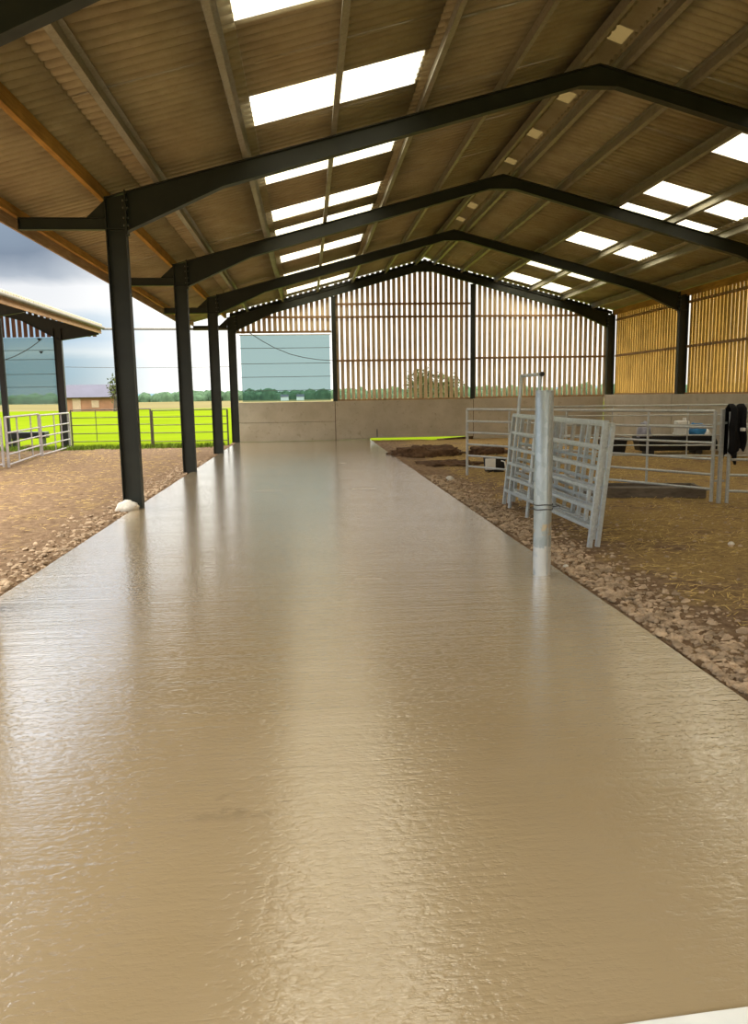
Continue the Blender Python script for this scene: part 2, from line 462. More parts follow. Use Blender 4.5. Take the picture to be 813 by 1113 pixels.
# ------------------------------------------------------------------ purlins
def purlin(x, label, h=.155, timber_=False, z0=None, name='purlin', cat='purlin', y0=Y0+.1, y1=27.86, w=.075):
    s = 1 if x < RX else -1
    b = (zt(x) if z0 is None else z0) + .002
    mb = MB()
    if timber_:
        mb.box((x - w/2, y0, b), (x + w/2, y1, b + h))
        o = mb.build(name, M['timber_orange'], bevel=.004)
    else:
        t = .006; f = .065
        # zed section leaning with the slope
        sl = SL*s
        def P(u, v): return (x + u - v*sl, b + v + u*sl)
        for q in ([(-f, 0), (0, 0), (0, t), (-f, t)], [(0, 0), (t, 0), (t, h), (0, h)], [(0, h-t), (f, h-t), (f, h), (0, h)],
                  [(-f, 0), (-f+t, 0), (-f+t, .02), (-f, .02)], [(f-t, h-.02), (f, h-.02), (f, h), (f-t, h)]):
            mb.prism_y([P(u*s, v) for u, v in q], y0, y1)
        o = mb.build(name, M['purlin'])
    tag(o, label, cat, 'roof purlins')
    return o
for x, l in [(-1.93, 'galvanised zed purlin on the left slope, next above the orange timber purlin'),
             (-.72, 'galvanised purlin along the lower ends of the left-hand clear roof sheets'),
             (.49, 'galvanised purlin crossing the middle of the left-hand clear roof sheets'),
             (1.70, 'galvanised purlin along the upper ends of the left-hand clear roof sheets'),
             (2.84, 'galvanised purlin on the left slope, second down from the ridge'),
             (3.90, 'galvanised purlin running just left of the ridge'),
             (4.50, 'galvanised purlin running just right of the ridge'),
             (5.45, 'galvanised purlin on the right slope, second down from the ridge'),
             (6.66, 'galvanised purlin along the upper ends of the right-hand clear roof sheets'),
             (7.93, 'shiny galvanised purlin crossing the middle of the right-hand clear roof sheets'),
             (9.10, 'galvanised purlin along the lower ends of the right-hand clear roof sheets')]:
    purlin(x, l)
purlin(10.2, 'galvanised purlin on the right slope, last above the eaves')
purlin(-2.74, 'orange timber purlin on the heads of the left-hand columns', .17, True)
purlin(-3.86, 'timber purlin at the outer end of the canopy arms', .12, True, 4.058, w=.06)
purlin(11.05, 'orange-brown timber eaves beam above the right-hand boarding', .19, True, 4.3, w=.06)
o = MB().box((-4.0, Y0+.1, 3.95), (-3.965, Y1-.1, 4.125)).build('fascia_board', M['fascia'])
tag(o, 'brown fascia board under the left eaves edge of the barn roof', 'board')

# ------------------------------------------------------------------ portal frames
def make_frame(label):
    r = thing('portal_frame', label, 'steel frame', (RX, 0, 0), 0, 'steel portal frames of the barn')
    def X(pts): return [(x - RX, z) for x, z in pts]
    for side in (-1, 1):
        a, b = (CL0, CL1) if side < 0 else (CR1, CR0)
        mb = MB()
        zc = zt(a) - .0
        x0, x1 = min(a, b) - RX, max(a, b) - RX
        mb.prism_y([(x0, -.1), (x1, -.1), (x1, zt(b)-.01 if side > 0 else zt(b)-.02), (x0, zc - .01)], -.004, .004)
        for xa, xb in ((x0, x0+.013), (x1-.013, x1)): mb.box((xa, -.075, -.1), (xb, .075, zc - .012))
        mb.prism_y([(x0, zc-.012), (x1, zc-.012 + (SL*.27 if side < 0 else 0)), (x1, zc + (SL*.27 if side < 0 else 0)), (x0, zc)], -.075, .075) if side < 0 else mb.box((x0, -.075, zc-.012), (x1, .075, zc))
        for zz in (3.90,): mb.box((x0+.013, -.07, zz), (x1-.013, .07, zz+.012))
        mb.build('column', M['steel'], r)
        hx = -1.08 if side < 0 else 2*RX + 1.08
        xi = b; ax = RX - .27*side*-1 if False else (RX - .27 if side < 0 else RX + .27)
        top = [(xi, zt(xi)), (RX, zt(RX))]
        bot = [(xi, 3.87), (hx, zt(hx) - DV), (ax, 5.83), (RX, 5.83)]
        if side > 0: top = top; 
        mb = MB(); mb.girder(X(top), X(bot), .14)
        mb.build('rafter', M['steel'], r)
        # bolted end plate between column and rafter
        mb = MB(); s = 1 if side < 0 else -1
        xp = xi - RX
        mb.box((min(xp, xp+s*.02), -.085, 3.83), (max(xp, xp+s*.02), .085, zt(xi)+.02))
        ep = mb.build('end_plate', M['steel'], r)
        for zz in (3.95, 4.05, 4.18, 4.28):
            for yy in (-.055, .055):
                MB().tube([(xp-s*.032, yy, zz), (xp+s*.04, yy, zz)], .013, 6).build('bolt', M['bolt'], ep)
    # canopy arm outside the left column
    mb = MB()
    mb.girder(X([(-3.84, 4.058), (-2.69, 4.058)]), X([(-3.84, 3.90), (-2.69, 3.90)]), .09, .009, .007)
    mb.box((-3.845-RX, -.045, 3.9), (-3.836-RX, .045, 4.058))
    mb.prism_y(X([(-2.68, 4.06), (-2.68, 4.30), (-2.95, 4.06)]), -.005, .005)
    mb.build('canopy_arm', M['steel'], r)
    return r
FL = ['dark steel portal frame at the top left corner, nearest overhead', 'dark steel portal frame with the tallest left column, nearest full frame',
      'dark steel portal frame second from the front, between nearest full frame and third', 'dark steel portal frame next in front of the slatted gable',
      'dark steel portal frame carrying the slatted far gable']
f0 = make_frame(FL[0]); f0.location = (RX, YF[0], 0)
for k in range(1, 5): dup(f0, (RX, YF[k], 0), FL[k])
# gable posts
for x, l in ((.985, 'dark steel gable post right of the netted opening'), (5.91, 'dark steel gable post in the middle of the slatted gable')):
    p = thing('gable_post', l, 'post', (x, 27.80, 0), 0, 'intermediate posts of the far gable')
    mb = MB(); zz = zt(x) - DV - .01
    mb.box((-.075, -.05, 0), (.075, -.04, zz)); mb.box((-.075, .04, 0), (.075, .05, zz)); mb.box((-.005, -.04, 0), (.005, .04, zz))
    mb.build('section', M['steel'], p)
    mb = MB(); mb.box((-.1, -.07, zz), (.1, .07, zz+.012)); mb.build('cap_plate', M['steel'], p)

# ------------------------------------------------------------------ walls
wb = thing('wall_back', None, None, (0, 27.64, 0)); wb['kind'] = 'structure'
mb = MB(); mb.box((-2.40, 0, .041), (.955, .10, .70)); mb.box((-2.40, 0, .712), (.955, .10, 1.412)); mb.box((-2.39, .02, .7), (.95, .09, .712)); mb.build('concrete_panel', M['conc'], wb, bevel=.006)
mb = MB(); mb.box((.975, 0, .095), (5.90, .10, 1.412)); mb.build('concrete_panel', M['conc'], wb, bevel=.006)
mb = MB(); mb.box((5.92, 0, -.02), (10.70, .10, 1.43)); mb.build('concrete_panel', M['conc'], wb, bevel=.006)
mb = MB(); mb.box((.975, .015, .041), (2.19, .09, .0945)); mb.build('mortar_bed', M['conc'], wb)
mb = MB(); mb.hexa([(4.6, .02, -.05), (5.9, .02, -.05), (5.9, .09, -.05), (4.6, .09, -.05), (4.6, .02, .01), (5.9, .02, .0945), (5.9, .09, .0945), (4.6, .09, .01)]); mb.build('earth_fillet', M['heap'], wb)
# crusty joint fillers
for x, w in ((.965, .03), (5.91, .02)):
    mb = MB(); mb.box((x-w/2, .015, .05), (x+w/2, .09, 1.40)); mb.build('joint_filler', M['heap'], wb)
mb = MB(); mb.box((2.42, -.012, .12), (2.455, 0, .38)); mb.tube([(2.437, -.01, .36), (2.437, -.03, .42)], .012, 6); mb.build('lifting_loop', M['wire'], wb)
P_, BW = .185, .118
def gable_boards(x0, x1, zlo):
    mb = MB(); x = x0
    rr = random.Random(int(x0*100))
    while x + BW <= x1 + .02:
        w = BW + rr.uniform(-.004, .004); xa = x + rr.uniform(-.004, .004)
        t0 = zt(xa) + .165; t1 = zt(xa+w) + .165
        z0 = zlo + rr.uniform(-.012, .012); yo = .27 + rr.uniform(-.002, .002)
        mb.hexa([(xa, yo, z0), (xa+w, yo, z0), (xa+w, yo+.022, z0), (xa, yo+.022, z0), (xa, yo, t0), (xa+w, yo, t1), (xa+w, yo+.022, t1), (xa, yo+.022, t0)])
        x += P_
    return mb
gable_boards(-2.60, .93, 3.80).build('slatted_boarding', M['board_back'], wb)
gable_boards(1.03, 5.90, 1.36).build('slatted_boarding', M['board_back'], wb)
gable_boards(5.935, 11.0, 1.38).build('slatted_boarding', M['board_back'], wb)
mb = MB()
for xa, xb in ((-2.6, RX), (RX, 11.0)): mb.prism_y([(xa, zt(xa)+.005), (xb, zt(xb)+.005), (xb, zt(xb)+.11), (xa, zt(xa)+.11)], .20, .265)
mb.build('verge_batten', M['steel'], wb)
for x0, x1, z in ((-1.6, .9, 4.33), (-2.3, .9, 3.83), (1.06, 5.83, 4.76), (1.06, 5.83, 4.32), (1.06, 5.83, 2.82), (1.06, 5.83, 1.44), (5.99, 10.8, 4.32), (5.99, 10.8, 2.86), (5.99, 10.8, 1.46)):
    mb = MB(); mb.box((x0, .20, z-.035), (x1, .266, z+.035)); mb.build('rail', M['timber_rail'], wb)

wr = thing('wall_right', None, None, (10.70, 0, 0)); wr['kind'] = 'structure'
YP = [-5, 5.93, 11.39, 16.85, 22.31, 27.63]
for a, b in zip(YP[:-1], YP[1:]):
    mb = MB(); mb.box((0, a+.012, -.05), (.10, b-.012, 1.49)); mb.build('concrete_panel', M['conc'], wr, bevel=.006)
for y in YP[1:-1]:
    mb = MB(); mb.box((.01, y-.025, .0), (.098, y+.025, 1.47)); mb.build('joint_filler', M['black'], wr)
for a, b in zip(YP[:-1], YP[1:]):
    mb = MB(); y = a + .02; rr = random.Random(int(a*100))
    while y < b - .1:
        w = .146 + rr.uniform(-.004, .006)
        mb.box((.40, y, 1.45 + rr.uniform(-.01, .01)), (.42, y+w, 4.40)); y += P_
    mb.build('slatted_boarding', M['board_right'], wr)
    for z in (2.86, 1.50, 4.12):
        mb = MB(); mb.box((.33, a+.09, z-.035), (.398, b-.09, z+.035)); mb.build('rail', M['timber_rail'], wr)

# windbreak net in the gable opening
nt = thing('windbreak_net', 'teal windbreak net in the opening beside the slatted gable', 'net', (-.74, 27.86, 1.42))
mb = MB(); n = 24
vs = []; 
for j in range(9):
    for i in range(n+1):
        u = i/n; v = j/8
        vs.append((-1.53 + 3.10*u, .02*math.sin(v*PI)*math.sin(u*7), .02 + 2.30*v))
mb.add(vs, [(j*(n+1)+i, j*(n+1)+i+1, (j+1)*(n+1)+i+1, (j+1)*(n+1)+i) for j in range(8) for i in range(n)])
mb.build('netting', M['net'], nt, smooth=True)
for z in (.40, .87, 1.33, 1.86):
    mb = MB(); mb.box((-1.55, -.03, z-.009), (1.60, -.024, z+.009)); mb.build('strap', M['strap'], nt)
mb = MB(); mb.box((-1.56, -.012, 2.30), (1.60, .012, 2.33)); mb.build('top_hem', M['white'], nt)
def sag(a, b, d, n=16):
    a, b = Vector(a), Vector(b)
    return [a.lerp(b, i/n) - Vector((0, 0, d*4*(i/n)*(1-i/n))) for i in range(n+1)]
o = MB().tube([(-1.98, 27.80, 3.83), (-1.5, 27.80, 3.52), (-1.11, 27.80, 3.30), (-.57, 27.80, 3.07), (-.1, 27.8, 2.95), (.4, 27.8, 2.87), (.91, 27.80, 2.83)], .012, 6).build('cable', M['wire'], smooth=True)
tag(o, 'dark cable drooping across the teal net in the gable opening', 'cable')

# ------------------------------------------------------------------ gates and hurdles
def barred(name, label, cat, A, B, H, zs, ups, m, group=None, lean=(0,0,0), r=.02, ru=.02, foot=0.0, rstile=.024, rails_to=None, square=False, thing_=None):
    """barred gate from ground point A to B; rails at heights zs, stiles at ends, uprights at fractions ups"""
    A, B = Vector(A), Vector(B); up = (Vector((0,0,1)) + Vector(lean)).normalized()
    t = thing_ or thing(name, label, cat, A, 0, group)
    d = B - A; z0 = min(zs)
    def bar(p, q, rad, nm):
        mb = MB()
        if square:
            dr = (q-p).normalized(); s1 = dr.cross(Vector((0,0,1)) if abs(dr.z) < .9 else d.normalized()).normalized(); s2 = dr.cross(s1)
            c = []
            for e in (p, q):
                c += [e + s1*rad*a + s2*rad*b for a, b in ((-1,-1), (1,-1), (1,1), (-1,1))]
            mb.hexa(c)
            return mb.build(nm, m, t, bevel=.004)
        mb.tube([p, q], rad, 8); return mb.build(nm, m, t, smooth=True)
    for z in zs:
        bar(up*z, d + up*z, r*(1.25 if z == max(zs) else 1), 'rail')
    for u in (0, 1): bar(d*u + up*(z0 - foot), d*u + up*(max(zs) + .0), rstile, 'stile')
    for u in ups: bar(d*u + up*z0, d*u + up*max(zs), ru, 'upright')
    return t
HZ = [.24, .43, .63, .84, 1.06, 1.30]
G1 = 'galvanised hurdles leaning in a stack'
lean = (.105, 0, 0)
barred('hurdle', 'galvanised barred hurdle at the front of the leaning stack, behind the round post', 'hurdle', (2.74, 10.75, 0), (2.80, 7.52, 0), 1.3, HZ, (.07,), M['galv'], G1, lean, .018, .02, .2, .023, square=True)
barred('hurdle', 'second galvanised hurdle in the leaning stack, right behind the front one', 'hurdle', (2.86, 10.95, 0), (2.93, 7.64, 0), 1.3, [.22, .42, .62, .82, 1.02, 1.27], (.35, .40, .88), M['galv'], G1, lean, .017, .020, .2, .022, square=True)
barred('hurdle', 'third galvanised hurdle in the leaning stack, with paired uprights at its near end', 'hurdle', (2.97, 11.1, 0), (3.03, 8.05, 0), 1.3, [.20, .45, .66, .88, 1.28], (.28, .5, .56, .78, .84), M['galv'], G1, lean, .017, .022, .18, .024, square=True)
barred('hurdle', 'rearmost galvanised hurdle of the leaning stack, with closely spaced lower bars', 'hurdle', (3.10, 11.2, 0), (3.15, 8.42, 0), 1.3, [.18, .28, .38, .48, .62, .85, 1.25], (.2, .42, .66), M['galv_dull'], G1, lean, .016, .020, .16, .024, square=True)
# tall arched walk-through frame standing in the stack
ar = thing('arched_gate_frame', 'tall narrow galvanised arch standing at the far end of the hurdle stack', 'gate frame', (2.79, 10.62, 0))
for y, nm in ((0, 'stile'), (-.88, 'stile')):
    MB().tube([(0, y, .0), (.155, y, 1.83)], .024, 8).build(nm, M['galv'], ar, smooth=True)
MB().tube([(.155, .03, 1.83), (.155, -.91, 1.83)], .022, 8).build('crossbar', M['galv'], ar, smooth=True)
MB().tube([(.02, 0, .25), (.02, -.88, .25)], .018, 8).build('crossbar', M['galv'], ar, smooth=True)
MB().tube([(.155, -.90, 1.83), (.155, -.95, 1.83)], .03, 8).build('end_cap', M['black'], ar, smooth=True)

# foreground post
ps = thing('gate_post', 'thick round galvanised post standing in the edge of the wet slab', 'post', (1.985, 6.45, .03))
mb = MB(); R, r = .076, .070; n = 40
prof = [(R, -.12), (R, 1.585), (R-.002, 1.589), (r, 1.589), (r, 1.2)]
vs = [(a*math.cos(2*PI*k/n), a*math.sin(2*PI*k/n), z) for a, z in prof for k in range(n)]
fs = [(j*n+k, j*n+(k+1) % n, (j+1)*n+(k+1) % n, (j+1)*n+k) for j in range(len(prof)-1) for k in range(n)] + [tuple(range((len(prof)-1)*n, len(prof)*n))]
mb.add(vs, fs); mb.build('tube', M['post'], ps, smooth=True)
mb = MB()
for z in (.585, .625):
    mb.tube([(.083*math.cos(a), .083*math.sin(a), z + .004*math.sin(3*a)) for a in [2*PI*i/24 for i in range(25)]], .005, 6)
mb.tube([(.08, -.02, .60), (.13, -.03, .61), (.145, -.03, .60)], .005, 6); mb.tube([(-.08, -.02, .59), (-.13, -.03, .585)], .005, 6)
mb.build('tie_wire', M['wire'], ps, smooth=True)
MB().box((.02, -.080, .02), (.026, -.07, 1.56)).build('seam', M['galv_dull'], ps)

# pen behind
PZ = [.19, .40, .62, .85, 1.07, 1.30]
barred('pen_gate', 'long six-bar galvanised pen gate running from hurdle stack to black cloth', 'gate', (3.10, 15.06, 0), (5.74, 10.62, 0), 1.3, PZ, (.22, .48, .79), M['galv_dull'], 'pen gates on the straw', (0,0,0), .019, .019, .18, .026)
barred('pen_gate', 'galvanised pen gate leaving the picture at right, with the black cloth on it', 'gate', (5.92, 10.52, 0), (8.95, 9.05, 0), 1.3, [.17, .40, .62, .85, 1.07, 1.29], (.10,), M['galv_dull'], 'pen gates on the straw', (0,0,0), .019, .016, .17, .026)
barred('pen_gate', 'galvanised pen gate farther back, behind the pen with the timber trough', 'gate', (5.3, 17.2, 0), (9.9, 15.6, 0), 1.3, [.2, .42, .64, .86, 1.07, 1.28], (.3, .62, .8), M['galv_dull'], 'pen gates on the straw', (0,0,0), .016, .014, .2, .024)
pp = thing('pen_post', 'square galvanised post where the two pen gates meet', 'post', (5.82, 10.56, 0))
MB().box((-.025, -.025, -.05), (.025, .025, 1.33)).build('section', M['galv_dull'], pp, bevel=.004)
MB().box((-.075, -.008, .30), (.07, .008, .33)).build('hinge_strap', M['galv_dull'], pp)
MB().box((-.075, -.008, 1.12), (.07, .008, 1.15)).build('hinge_strap', M['galv_dull'], pp)

# black cloth over the gate
def cloth():
    t = thing('cloth', 'black cloth slung over the pen gate next to its post', 'cloth', (5.95, 10.46, 0))
    mb = MB(); n, m = 18, 26; vs = []
    for side in (-1, 1):
        pass
    # cross section draped over the rail (profile in y,z), run along x
    prof = []
    for k in range(m+1):
        u = k/m
        if u < .45: q = u/.45; prof.append((-.075 - .02*math.sin(q*3), .74 + .50*q if True else 0))
        elif u < .55: q = (u-.45)/.1; a = PI*(1-q); prof.append((.075*math.cos(a), 1.30 + .09*math.sin(a)))
        else: q = (u-.55)/.45; prof.append((.075 + .02*math.sin(q*3), 1.24 - .62*q))
    for i in range(n+1):
        s = i/n; x = -.10 + .19*s
        for k, (y, z) in enumerate(prof):
            f = .022*math.sin(s*9 + k*.25) + .012*math.sin(s*21)
            dz = -.05*math.sin(s*PI*2) if k < m*.45 else .07*math.sin(s*5)
            sh = 1 if abs(k-m/2) > 3 else .4
            notch = -.035*math.exp(-((s-.5)/.12)**2) if abs(k-m/2) < 5 else 0
            vs.append((x + .012*math.sin(k*.6), y*(1 + .25*math.sin(s*7)) + f*sh - x*.3, z + dz*(1-min(1, (z-.7)/.6)) + notch))
    mb.add(vs, [(i*(m+1)+k, i*(m+1)+k+1, (i+1)*(m+1)+k+1, (i+1)*(m+1)+k) for i in range(n) for k in range(m)])
    o = mb.build('drape', M['blackcloth'], t, smooth=True, angle=180)
    s = o.modifiers.new('thick', 'SOLIDIFY'); s.thickness = .03; s.offset = 0
    MB().box((.0, -.20, 1.03), (.045, -.135, 1.075)).build('tag', M['white'], t, bevel=.004)
cloth()

# low timber feed trough
tr = thing('feed_trough', 'low weathered timber trough lying on the straw in the pen', 'trough', (5.12, 11.55, 0), math.atan2(-.28, 1.3))
mb = MB(); mb.box((-.86, -.34, 0), (.86, -.30, .155)); mb.build('side_board', M['plank_grey'], tr, bevel=.005)
mb = MB(); mb.box((-.86, .30, 0), (.86, .34, .155)); mb.build('side_board', M['plank_grey'], tr, bevel=.005)
for x in (-.84, .80):
    mb = MB(); mb.box((x, -.30, 0), (x+.04, .30, .155)); mb.build('end_board', M['plank_grey'], tr, bevel=.005)
mb = MB(); mb.box((-.80, -.30, .08), (.80, .30, .11)); mb.build('bottom', M['plank_grey'], tr)

# black trough with bags
def tub(mb, L, W, H, t=.03, taper=.05, z0=0):
    a = [(-L/2+taper, -W/2+taper), (L/2-taper, -W/2+taper), (L/2-taper, W/2-taper), (-L/2+taper, W/2-taper)]
    b = [(-L/2, -W/2), (L/2, -W/2), (L/2, W/2), (-L/2, W/2)]
    ci = [(-L/2+t, -W/2+t), (L/2-t, -W/2+t), (L/2-t, W/2-t), (-L/2+t, W/2-t)]
    d = [(x*.93, y*.88) for x, y in a]
    vs = [(x, y, z0) for x, y in a] + [(x, y, z0+H) for x, y in b] + [(x, y, z0+H) for x, y in ci] + [(x, y, z0+t) for x, y in d]
    fs = [(0,3,2,1), (12,13,14,15)]
    for q in (0, 4, 8):
        fs += [(q+i, q+(i+1) % 4, q+4+(i+1) % 4, q+4+i) for i in range(4)]
    return mb.add(vs, fs)
bt = thing('cattle_trough', 'long black plastic trough in front of the right-hand concrete wall', 'trough', (9.22, 19.1, 0), -.12)
tub(MB(), 1.85, .62, .34, .04, .06, .10).build('basin', M['black'], bt, bevel=.01)
MB().box((-.92, -.34, .40), (.92, -.30, .47)).build('rim', M['black'], bt, bevel=.008)
for x in (-.6, .6): MB().box((x-.08, -.24, -.02), (x+.08, .24, .11)).build('leg', M['black'], bt)
MB().tube([(.85, -.1, .40), (1.0, -.12, .42), (1.05, -.15, .3), (1.05, -.15, .12)], .03, 8).build('inlet_pipe', M['black'], bt, smooth=True)
MB().box((-.92, .29, .40), (.92, .33, .46)).build('rim', M['black'], bt)
b2 = thing('feed_bin', 'small black bin beside the right edge of the hurdle stack', 'bin', (7.85, 19.6, 0))
tub(MB(), .62, .5, .40, .03, .05).build('tub', M['black'], b2, bevel=.01)
MB().box((-.33, -.27, .38), (.36, .27, .425)).build('lid', M['black'], b2, bevel=.01)
def blob(name, label, cat, loc, size, m, seed, flat=0, sub=3, amp=.18, freq=2.2, group=None, kind=None):
    import bmesh
    bm = bmesh.new(); bmesh.ops.create_icosphere(bm, subdivisions=sub, radius=1)
    for v in bm.verts:
        k = 1 + amp*noise.fractal(v.co*freq + Vector((seed*3.1, seed, 0)), .7, 2, 3)
        v.co = v.co*k
        if v.co.z < flat: v.co.z = flat + (v.co.z - flat)*.15
        v.co = Vector((v.co.x*size[0], v.co.y*size[1], (v.co.z - flat)*size[2]))
    me = bpy.data.meshes.new(name); bm.to_mesh(me); bm.free()
    for p in me.polygons: p.use_smooth = True
    me.materials.append(m); o = bpy.data.objects.new(name, me); COL.objects.link(o); o.location = loc
    tag(o, label, cat, group, kind); return o
wc = thing('container', 'white plastic container standing up out of the black trough', 'container', (9.42, 19.05, .14), -.12)
MB().box((-.16, -.12, 0), (.17, .12, .70)).build('body', M['white'], wc, bevel=.03)
MB().box((-.20, -.07, .26), (-.15, .07, .40)).build('handle', M['white'], wc, bevel=.015)
MB().tube([(.07, 0, .70), (.07, 0, .77)], .045, 14).build('cap', M['white'], wc, smooth=True)
def sack(name, label, loc, size, m, seed, m2=None):
    t = thing(name, label, 'bag', loc)
    o = blob('sack_body', None, None, (0,0,0), size, m, seed, -.5, 3, .3, 1.6); o.parent = t
    if m2:
        p = blob('white_end', 'white end', None, (size[0]*.85, -.03, -.01), (size[0]*.55, size[1]*.85, size[2]*.65), m2, seed+3, -.5, 3, .25, 1.7); p.parent = t
    p = blob('twisted_neck', None, None, (-size[0]*.4, 0, size[2]*1.1), (.05, .05, .07), m, seed+5, -.8, 2, .3, 3); p.parent = t
    return t
sack('sack', 'blue and white sack heaped on the black trough beside the white container', (9.78, 18.98, .40), (.25, .22, .24), M['blue'], 3, M['white'])
sack('sack', 'pale lilac sack heaped on the left end of the black trough', (8.50, 19.15, .40), (.17, .2, .26), M['lilac'], 8)

# black and white bucket by the hurdles
bk = thing('drum', 'small black drum with a white square panel, left of the hurdle stack', 'drum', (3.80, 15.7, 0))
tub(MB(), .40, .34, .30, .02, .03).build('tub', M['black'], bk, bevel=.012)
MB().box((-.235, -.19, .06), (-.02, -.172, .29)).build('panel', M['white'], bk, bevel=.006)
MB().tube([(.10, -.17, .24), (.16, -.22, .22), (.18, -.22, .10), (.2, -.17, .02)], .014, 6).build('hose', M['white'], bk, smooth=True)

# ------------------------------------------------------------------ soil heaps, stones, clods, straw
blob('soil_heap', 'broad dark soil heap beside the far right edge of the slab', 'soil heap', (3.05, 20.3, -.02), (.95, .6, .30), M['heap'], 11, 0, 4, .35, 2.5, 'dark soil heaps near the far wall')
blob('soil_heap', 'smaller dark soil heap behind the left end of the pen gate', 'soil heap', (4.78, 20.5, -.02), (.55, .5, .24), M['heap'], 14, 0, 4, .35, 2.5, 'dark soil heaps near the far wall')
blob('soil_heap', 'low scattered soil mound between the slab edge and the black drum', 'soil heap', (3.2, 17.6, -.03), (.75, .6, .12), M['heap'], 17, 0, 4, .4, 3, 'dark soil heaps near the far wall')
blob('stone', 'pale stone at the foot of the nearest left column', 'stone', (-2.60, 11.24, .01), (.16, .10, .11), M['stone'], 21, -.4, 3, .25, 1.4, 'loose stones')
for i, (x, y, s, l) in enumerate([(2.30, 6.75, .022, 'tiny white stone on the soil right beside the round galvanised post'),
                                  (4.35, 7.6, .03, 'small white stone on the straw right of the hurdle stack'),
                                  (3.9, 6.4, .028, 'small pale stone on the soil near the right picture edge, lower of two'),
                                  (2.6, 14.2, .065, 'flat pale stone by the slab edge left of the hurdles')]):
    blob('stone', l, 'stone', (x, y, ground_z(x, y)), (s*1.2, s, s*.9), M['stone'], 30+i, -.4, 2, .25, 1.5, 'loose stones')

def clods():
    import bmesh
    base = []
    for k in range(7):
        bm = bmesh.new(); bmesh.ops.create_icosphere(bm, subdivisions=1, radius=1)
        vs = [v.co*(1 + .42*noise.noise(v.co*1.7 + Vector((k*5.3, 1, 2)))) for v in bm.verts]
        fs = [tuple(v.index for v in f.verts) for f in bm.faces]; bm.free(); base.append((vs, fs))
    rr = random.Random(5); mb = MB()
    def put(x, y, s):
        vs, fs = rr.choice(base); rot = Matrix.Rotation(rr.uniform(0, 6.3), 3, 'Z') @ Matrix.Rotation(rr.uniform(0, 6.3), 3, 'X')
        q = Vector((s*rr.uniform(.8, 1.4), s*rr.uniform(.7, 1.2), s*rr.uniform(.5, .8)))
        z = ground_z(x, y)
        mb.add([Vector(((rot @ v).x*q.x + x, (rot @ v).y*q.y + y, (rot @ v).z*q.z + z + .1*s)) for v in vs], fs)
    for i in range(7000):
        y = 2.2 + 13*rr.random()**1.5
        e = abs(rr.gauss(0, .28))
        put(2.24 + e, y, min(.05, .007 + abs(rr.gauss(0, .011))))
    for i in range(1500):
        y = 6 + 14*rr.random()**1.3
        put(-2.57 - abs(rr.gauss(0, .3)), y, .008 + abs(rr.gauss(0, .013)))
    for i in range(1500):
        put(rr.uniform(2.4, 6.5), rr.uniform(4, 14), .006 + abs(rr.gauss(0, .008)))
    o = mb.build('earth_clods', M['clod']); tag(o, 'crumbly dry earth clods strewn along both edges of the slab', 'clods', None, 'stuff')
clods()
def straw():
    rr = random.Random(9); mb = MB()
    for i in range(14000):
        if rr.random() < .85: x, y = rr.uniform(2.9, 10.6), 4 + 20*rr.random()**1.6
        else: x, y = rr.uniform(-9, -3.2), rr.uniform(8, 25)
        if fbm(x, y, .55, 2, 3) < -.15 and rr.random() < .8: continue
        a = rr.gauss(.3, .8); l = rr.uniform(.05, .16); w = .0025 + .0012*(y/8)
        z = ground_z(x, y) + rr.uniform(.002, .018); dz = rr.uniform(-.01, .02)
        d = Vector((math.cos(a)*l, math.sin(a)*l, dz)); s = Vector((-math.sin(a)*w, math.cos(a)*w, 0)); p = Vector((x, y, z))
        mb.add([p-s, p+s, p+d+s, p+d-s, p+Vector((0,0,w))], [(0,1,2,3), (0,4,3), (1,2,4), (3,4,2), (0,1,4)])
    o = mb.build('loose_straw', M['straw']); tag(o, 'golden straw stalks scattered over the earth on both sides', 'straw', None, 'stuff')
straw()
# white board, only its edge in the picture
bd = MB(); n = 24
pts = [(.70 + .62*i/n, 1.655 + .02*math.sin(i/n*1.6) + .012*(i/n)) for i in range(n+1)] + [(1.32, 1.2), (.70, 1.2)]
o = bd.prism_z(pts, .0405, .052).build('board', M['white'], bevel=.004); tag(o, 'white board lying on the slab at the bottom right corner', 'board')

# ------------------------------------------------------------------ neighbouring shed on the left
sh = thing('shed', 'open-sided neighbouring shed with corrugated roof at the left edge', 'shed', (-8.2, 27.07, 0))
EX = -6.78; SRX = -15.5; SS = .263
def sz(x): return 4.02 + SS*(EX - x)
mb = MB(); ya, yb = 14.6, 27.35; n = round((yb-ya)/DY); b = 0
xs = [EX, -9.5, SRX]
for i in range(n+1):
    y = ya + i*DY
    for x in xs: mb.v.append((x + 8.2, y - 27.07, sz(x) + corr(y)))
for i in range(n):
    for k in range(2): mb.f.append((i*3+k, i*3+k+1, (i+1)*3+k+1, (i+1)*3+k))
o = mb.build('roof_sheeting', M['roof'], sh, smooth=True, angle=180); s = o.modifiers.new('t', 'SOLIDIFY'); s.thickness = .012; s.offset = 1
MB().box((EX+8.2-.07, ya-27.07, 3.78), (EX+8.2-.03, .2, 3.97)).build('fascia', M['timber_rail'], sh)
gm = MB().tube([(EX+8.2+.05, ya-27.07, 3.96), (EX+8.2+.05, .22, 3.96)], .055, 10).build('gutter', M['gutter'], sh, smooth=True)
for x in (-7.9, -9.4, -10.9):
    MB().box((x+8.2-.03, ya-27.07, sz(x)-.19), (x+8.2+.03, .15, sz(x)-.03)).build('purlin', M['timber_rail'], sh)
